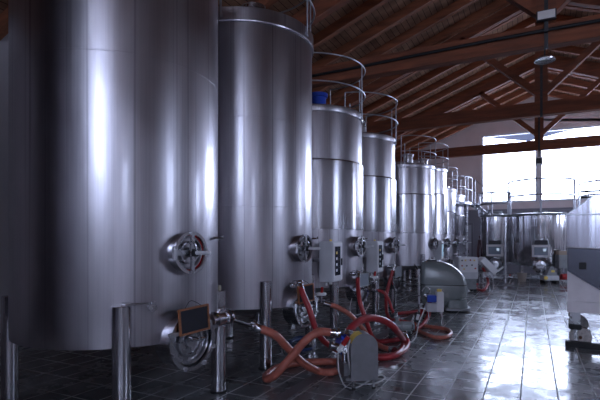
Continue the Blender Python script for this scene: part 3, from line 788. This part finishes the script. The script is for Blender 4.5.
# ------------------------------------------------------------------ round tanks by the far wall
def round_tank(x, y, r, label, zt=2.66, rl=None, n=128, ctrl=True, az=-90, rot_c=0):
    t = thing('round_tank', label, 'tank', (x, y, 0))
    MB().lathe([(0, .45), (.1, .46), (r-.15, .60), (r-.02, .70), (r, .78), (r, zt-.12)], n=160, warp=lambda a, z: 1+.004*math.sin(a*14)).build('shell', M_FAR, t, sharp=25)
    MB().lathe([(r-.03, zt-.10), (r+.02, zt-.10), (r+.03, zt-.08), (r+.02, zt-.03), (r-.3, zt), (.25, zt+.03), (.25, zt+.12), (0, zt+.13)], n=96).build('top_cover', M_GREYP, t)
    for k in range(4):
        a = PI/4+k*PI/2; q = r*.8
        MB().cyl((q*math.cos(a), q*math.sin(a), 0), (q*math.cos(a), q*math.sin(a), .75), .055).build('leg', M_POL, t)
    M = rot(az) 
    rr = min(r*.42, .30)
    d = MB().lathe([(0, r+.22), (rr*.6, r+.20), (rr, r+.06), (rr, r-.15)], (0, 0, .62), (1, 0, 0), 32).build('bottom_hatch', M_STEEL, t, M)
    MB().tube([(r+.18, -.12, .66), (r+.28, 0, .66), (r+.18, .12, .66)], .015, 8, 4).build('hatch_handle', M_STEEL, d, M)
    MB().cyl((r+.05, 0, .16), (r+.05, 0, .36), .04).cyl((r-.02, 0, .3), (r+.16, 0, .24), .035).sphere((r+.16, 0, .24), .05).build('drain_valve', M_WHITE, t, M)
    if ctrl:
        MB().box((r+.05, 0, 1.18), (.14, .62, .46), None, .01).build('control_box', M_WHITE, t, M)
        MB().box((r+.125, 0, 1.18), (.012, .46, .30)).build('screen', mat('tank_display', (.25, .30, .36), .2), t, M)
        MB().box((r+.13, .12, 1.22), (.012, .1, .1)).build('display_glow', mat('display_glow', (.3, .4, .5), .3, emit=(.6, .75, .95, .25)), t, M)
        MB().box((r+.03, 0, 1.50), (.1, .44, .16)).build('cable_box', M_DARKM, t, M)
    return t
R1 = round_tank(.27, 20.9, 1.19, 'wide polished round tank in the centre of the far end')
R2 = round_tank(-1.37, 20.7, .62, 'polished round tank at the far end, left of the wide one')
R3 = round_tank(2.75, 21.3, 1.12, 'polished round tank at the far end, partly behind the steel press', ctrl=False)
handrail(R1, 1.19, 2.72, -172, -8, (-172, -165, -90, -15, -8), .036, (.62,), 1.22)
handrail(R2, .64, 2.72, -175, -30, (-175, -168, -100, -30), .034, (.35,), .80)
handrail(R3, 1.12, 2.72, -190, -10, (-190, -182, -100, -10), .036, (.6,), 1.1)
def tall_pipe(x, y, z, label):
    t = thing('standpipe', label, 'pipe', (x, y, 0))
    MB().cyl((0, 0, .1), (0, 0, z), .05).cyl((0, 0, z-.3), (0, 0, z-.25), .07).build('tube', M_POL, t)
    MB().cyl((0, 0, 0), (0, 0, .1), .09).build('foot', M_STEEL, t)
tall_pipe(-.98, 19.9, 2.5, 'upright polished pipe between the left and the wide round tanks')
tall_pipe(1.5, 19.9, 2.55, 'upright polished pipe right of the wide round tank')
# black hooked pipe over the third tank
t = thing('pump_over_pipe', 'black hooked pipe lying level above the press', 'pipe', (1.75, 20.3, 2.7))
MB().tube([(-.15, 0, .72), (.35, 0, .73), (.72, -.02, .70), (.78, 0, .60), (.70, 0, .52), (.2, 0, .52), (-.15, 0, .50)], .04, 10, 3).build('tube', M_BLACK, t)
MB().cyl((.5, 0, .70), (.5, 0, .80), .05).build('valve', M_BLACK, t)
MB().cyl((.1, 0, -.05), (.1, 0, .72), .03).build('support', M_STEEL, t)
# small things on the far floor
pb = F(522, 281.5)
t = thing('bucket', 'cream plastic bucket on the floor between the far round tanks', 'bucket', (pb.x, pb.y, 0))
MB().lathe([(0, 0), (.13, 0), (.175, .32), (.185, .33), (.165, .325), (.12, .02), (0, .02)], n=28).build('body', mat('cream_bucket', (.55, .50, .44), .45), t)
pb = F(510, 281)
t = thing('floor_valve', 'small bright valve cluster on the floor left of the bucket', 'valve', (pb.x, pb.y, 0))
MB().sphere((0, 0, .14), .08).cyl((-.1, 0, .14), (.14, 0, .14), .04).cyl((0, 0, 0), (0, 0, .14), .05).build('body', M_POL, t)
MB().cyl((0, 0, .2), (0, 0, .26), .03).build('handle', M_RED, t)
pb = F(550, 283.5)
t = thing('far_pump', 'pale pump trolley with yellow badge by the wide round tank', 'pump', (pb.x, pb.y, 0), TH)
MB().b(-.30, .26, -.16, .16, .12, .30, .02).build('base', M_CAB, t)
MB().prism([(-.18, .30), (.2, .30), (.12, .50), (.04, .62), (-.04, .62), (-.1, .50)], -.12, .12).build('motor', M_GREYP, t)
MB().b(-.02, .10, -.13, -.12, .42, .50).build('badge', M_YEL, t)
MB().cyl((-.24, -.18, .22), (-.24, -.16, .22), .07).build('front_light', M_YEL, t)
for x in (-.22, .2): MB().cyl((x, -.17, .06), (x, .17, .06), .06).build('wheel', M_BLACK, t)
pb = F(560.5, 283)
t = thing('gas_trolley', 'grey box trolley with a red drum beside the press', 'trolley', (pb.x, pb.y, 0), TH)
MB().b(-.14, .2, -.14, .14, .55, 1.05, .015).build('box', M_GREYP, t)
MB().cyl((-.02, -.08, .24), (.18, -.08, .24), .11).build('drum', M_RED, t)
MB().b(-.1, .18, -.1, .1, 1.05, 1.2).build('top_box', mat('tan_plastic', (.35, .27, .2), .5), t)
for x in (-.12, .18): MB().cyl((x, .1, 0), (x, .1, 1.0), .018).build('post', M_STEEL, t)
MB().b(-.14, .2, -.16, .12, .06, .10).cyl((-.1, -.1, .0), (-.1, -.1, .08), .03).cyl((.15, -.1, 0), (.15, -.1, .08), .03).build('base', M_STEEL, t)

# door and notices on the far wall
y = YF-.03
d = S('door_1', MB().b(-4.05, -2.75, y-.06, y, 0, 2.35), mat('door_paint', (.33, .33, .37), .5))
MB().b(-2.92, -2.86, y-.12, y-.06, .95, 1.1).build('door_handle', M_DARKM, d)
S('trim_1', MB().b(-4.15, -4.05, y-.08, y, 0, 2.45).b(-2.75, -2.65, y-.08, y, 0, 2.45).b(-4.05, -2.75, y-.08, y, 2.35, 2.45), mat('door_trim', (.16, .16, .19), .5))
t = thing('notice', 'green and white notice on the pale door past the tank row', 'sign', (-3.55, y-.062, 1.35))
MB().b(-.22, .22, -.01, 0, .12, .3).build('header', mat('teal_print', (.06, .25, .22), .5), t)
MB().b(-.22, .22, -.01, 0, -.1, .1).build('sheet', M_CAB, t)

# walkway and stair from the last tank of the row down to the round tanks
t = thing('catwalk', 'steel catwalk with open railings at the end of the tank row', 'walkway', (0, 0, 0))
ZP = 3.22
pts_ = [(-4.3, 20.2), (-2.85, 20.05), (-2.45, 20.5), (-2.35, 21.1), (-3.0, 23.8), (-4.3, 23.9)]
MB().prism(pts_, ZP-.10, ZP, 'xy').build('platform', M_STEEL, t)
ed = [Vector((-3.3, 20.1, ZP)), Vector((-2.85, 20.05, ZP)), Vector((-2.45, 20.5, ZP)), Vector((-2.35, 21.1, ZP))]
g = MB()
for e in ed: g.cyl(e, e+Vector((0, 0, 1.05)), .018, n=8)
for h in (.52, 1.05): g.tube([e+Vector((0, 0, h)) for e in ed], .018, 8)
g.build('guard_rail', M_PIPE, t)
A, B = Vector((-2.3, 20.9, ZP)), Vector((-1.75, 20.35, 2.72))
st = MB()
st.bar(A+Vector((-.1, .25, -.08)), B+Vector((-.1, .25, -.08)), .03, .12).bar(A+Vector((.1, -.1, -.08)), B+Vector((.1, -.1, -.08)), .03, .12)
for k in range(4): st.box(A.lerp(B, (k+.5)/4)+Vector((0, .07, -.06)), (.16, .36, .025), Matrix.Rotation(-PI/4, 4, 'Z'))
st.build('stair', M_STEEL, t)
g = MB()
for h in (.45, .95): g.tube([A+Vector((.1, -.1, h)), B+Vector((.1, -.1, h))], .016, 8)
for k in (0, 1): g.cyl((A, B)[k]+Vector((.1, -.1, -.05)), (A, B)[k]+Vector((.1, -.1, .95)), .016, n=8)
g.build('stair_rail', M_PIPE, t)
for (x, y_) in ((-4.2, 20.4), (-4.2, 23.7), (-3.05, 23.6), (-2.55, 21.0)): MB().cyl((x, y_, 0), (x, y_, ZP-.09), .05).build('post', M_STEEL, t)

# ------------------------------------------------------------------ the steel press at the right
t = thing('grape_press', 'big stainless steel press body on castor legs at the right edge', 'press', (.46, 7.96, 0), math.radians(-3.2))
D = 1.5
M_PLATE = mat('satin_plate', (.80, .75, .77), .35, .25, ((5, 5, 5), .08, .05))
MB().prism([(0, .685), (2.4, .685), (2.4, 1.5), (0, 1.5)], .02, D).build('lower_body', M_PLATE, t)
MB().b(-.004, 2.4, .0, D, .52, .683, .006).build('bottom_frame', M_PLATE, t)
MB().prism([(0, 1.14), (.455, .84), (.75, .69), (1.6, .69), (2.4, 1.2), (2.4, 1.48), (0, 1.48)], -.012, .02).build('drip_panel', mat('dark_steel_panel', (.17, .18, .22), .25, .95), t)
up = MB()
A_ = [(-.01, -.03, 1.49), (2.4, -.03, 1.36), (2.4, -.03, 1.98), (-.01, -.03, 1.98)]
B_ = [(-.01, D, 1.49), (2.4, D, 1.36), (2.4, D, 1.98), (-.01, D, 1.98)]
C_ = [(.36, -.02, 2.26), (2.4, -.02, 2.26), (2.4, D-.2, 2.26), (.36, D-.2, 2.26)]
va = [up.bm.verts.new(v) for v in A_]; vb = [up.bm.verts.new(v) for v in B_]; vc = [up.bm.verts.new(v) for v in C_]
for q in ([va[0], va[1], va[2], va[3]], [vb[1], vb[0], vb[3], vb[2]], [va[0], va[3], vb[3], vb[0]], [va[1], vb[1], vb[2], va[2]], [va[0], vb[0], vb[1], va[1]],
          [va[3], va[2], vc[1], vc[0]], [vb[2], vb[3], vc[3], vc[2]], [va[3], vc[0], vc[3], vb[3]], [va[2], vb[2], vc[2], vc[1]], vc[::-1]): up.bm.faces.new(q)
up.build('upper_body', tank_steel('press_steel', (.60, .60, .68), .24, .3, .5, 0), t, sharp=10)
MB().bar((-.01, -.037, 1.495), (2.4, -.037, 1.365), .016, .02).build('hinge_seam', M_POL, t)
MB().bar((-.01, -.037, 1.975), (2.4, -.037, 1.975), .016, .02).bar((-.015, -.035, 1.975), (.36, -.025, 2.265), .014, .014).bar((.36, -.025, 2.265), (2.4, -.025, 2.265), .02, .025).build('rim', M_PIPE, t)
MB().b(.15, .24, -.05, -.01, 1.17, 1.27, .006).build('handle', M_BLACK, t)
for (x, y_) in ((.10, .12), (2.25, .12), (.10, D-.12), (2.25, D-.12)):
    l = MB().b(x-.07, x+.07, y_-.05, y_+.05, .32, .52).build('leg', M_STEEL, t)
    MB().b(x-.085, x+.085, y_-.07, y_+.07, .255, .335, .012).build('clamp', M_BLACK, l)
    for q in (-.0675, .0675): MB().b(x-.02, x+.03, y_+q-.0075, y_+q+.0075, .10, .26).build('fork', M_STEEL, l)
    wx = x+.07
    MB().lathe([(0, -.035), (.11, -.035), (.145, -.03), (.145, .03), (.11, .035), (0, .035)], (wx, y_, .146), (0, 1, 0), 36).build('wheel', M_TRIM, l)
    MB().cyl((wx, y_-.08, .146), (wx, y_+.08, .146), .022).lathe([(.147, -.03), (.151, -.03), (.151, .03), (.147, .03)], (wx, y_, .151), (0, 1, 0), 36).build('hub', mat('rust', (.12, .05, .03), .7), l)
MB().b(-.03, 2.4, .0-.02, .10-.02, .0, .085, .006).build('foot_bar', M_BLACK, t)

# ------------------------------------------------------------------ drain channel in the floor
S('far_darkening_panel', MB().b(XL, WF[1]+2, YF-.03, YF, 0, 3.1), mat('darkening_panel_grey', (.20, .20, .23), .6))  # added grey panel over the lower far wall, put in to darken that end
S('trim_2', MB().b(-2.34, -2.19, YB+.2, YF-.2, 0, .004), mat('drain_grating', (.14, .13, .145), .45, .3, ((40, 3, 3), .3, .1)))
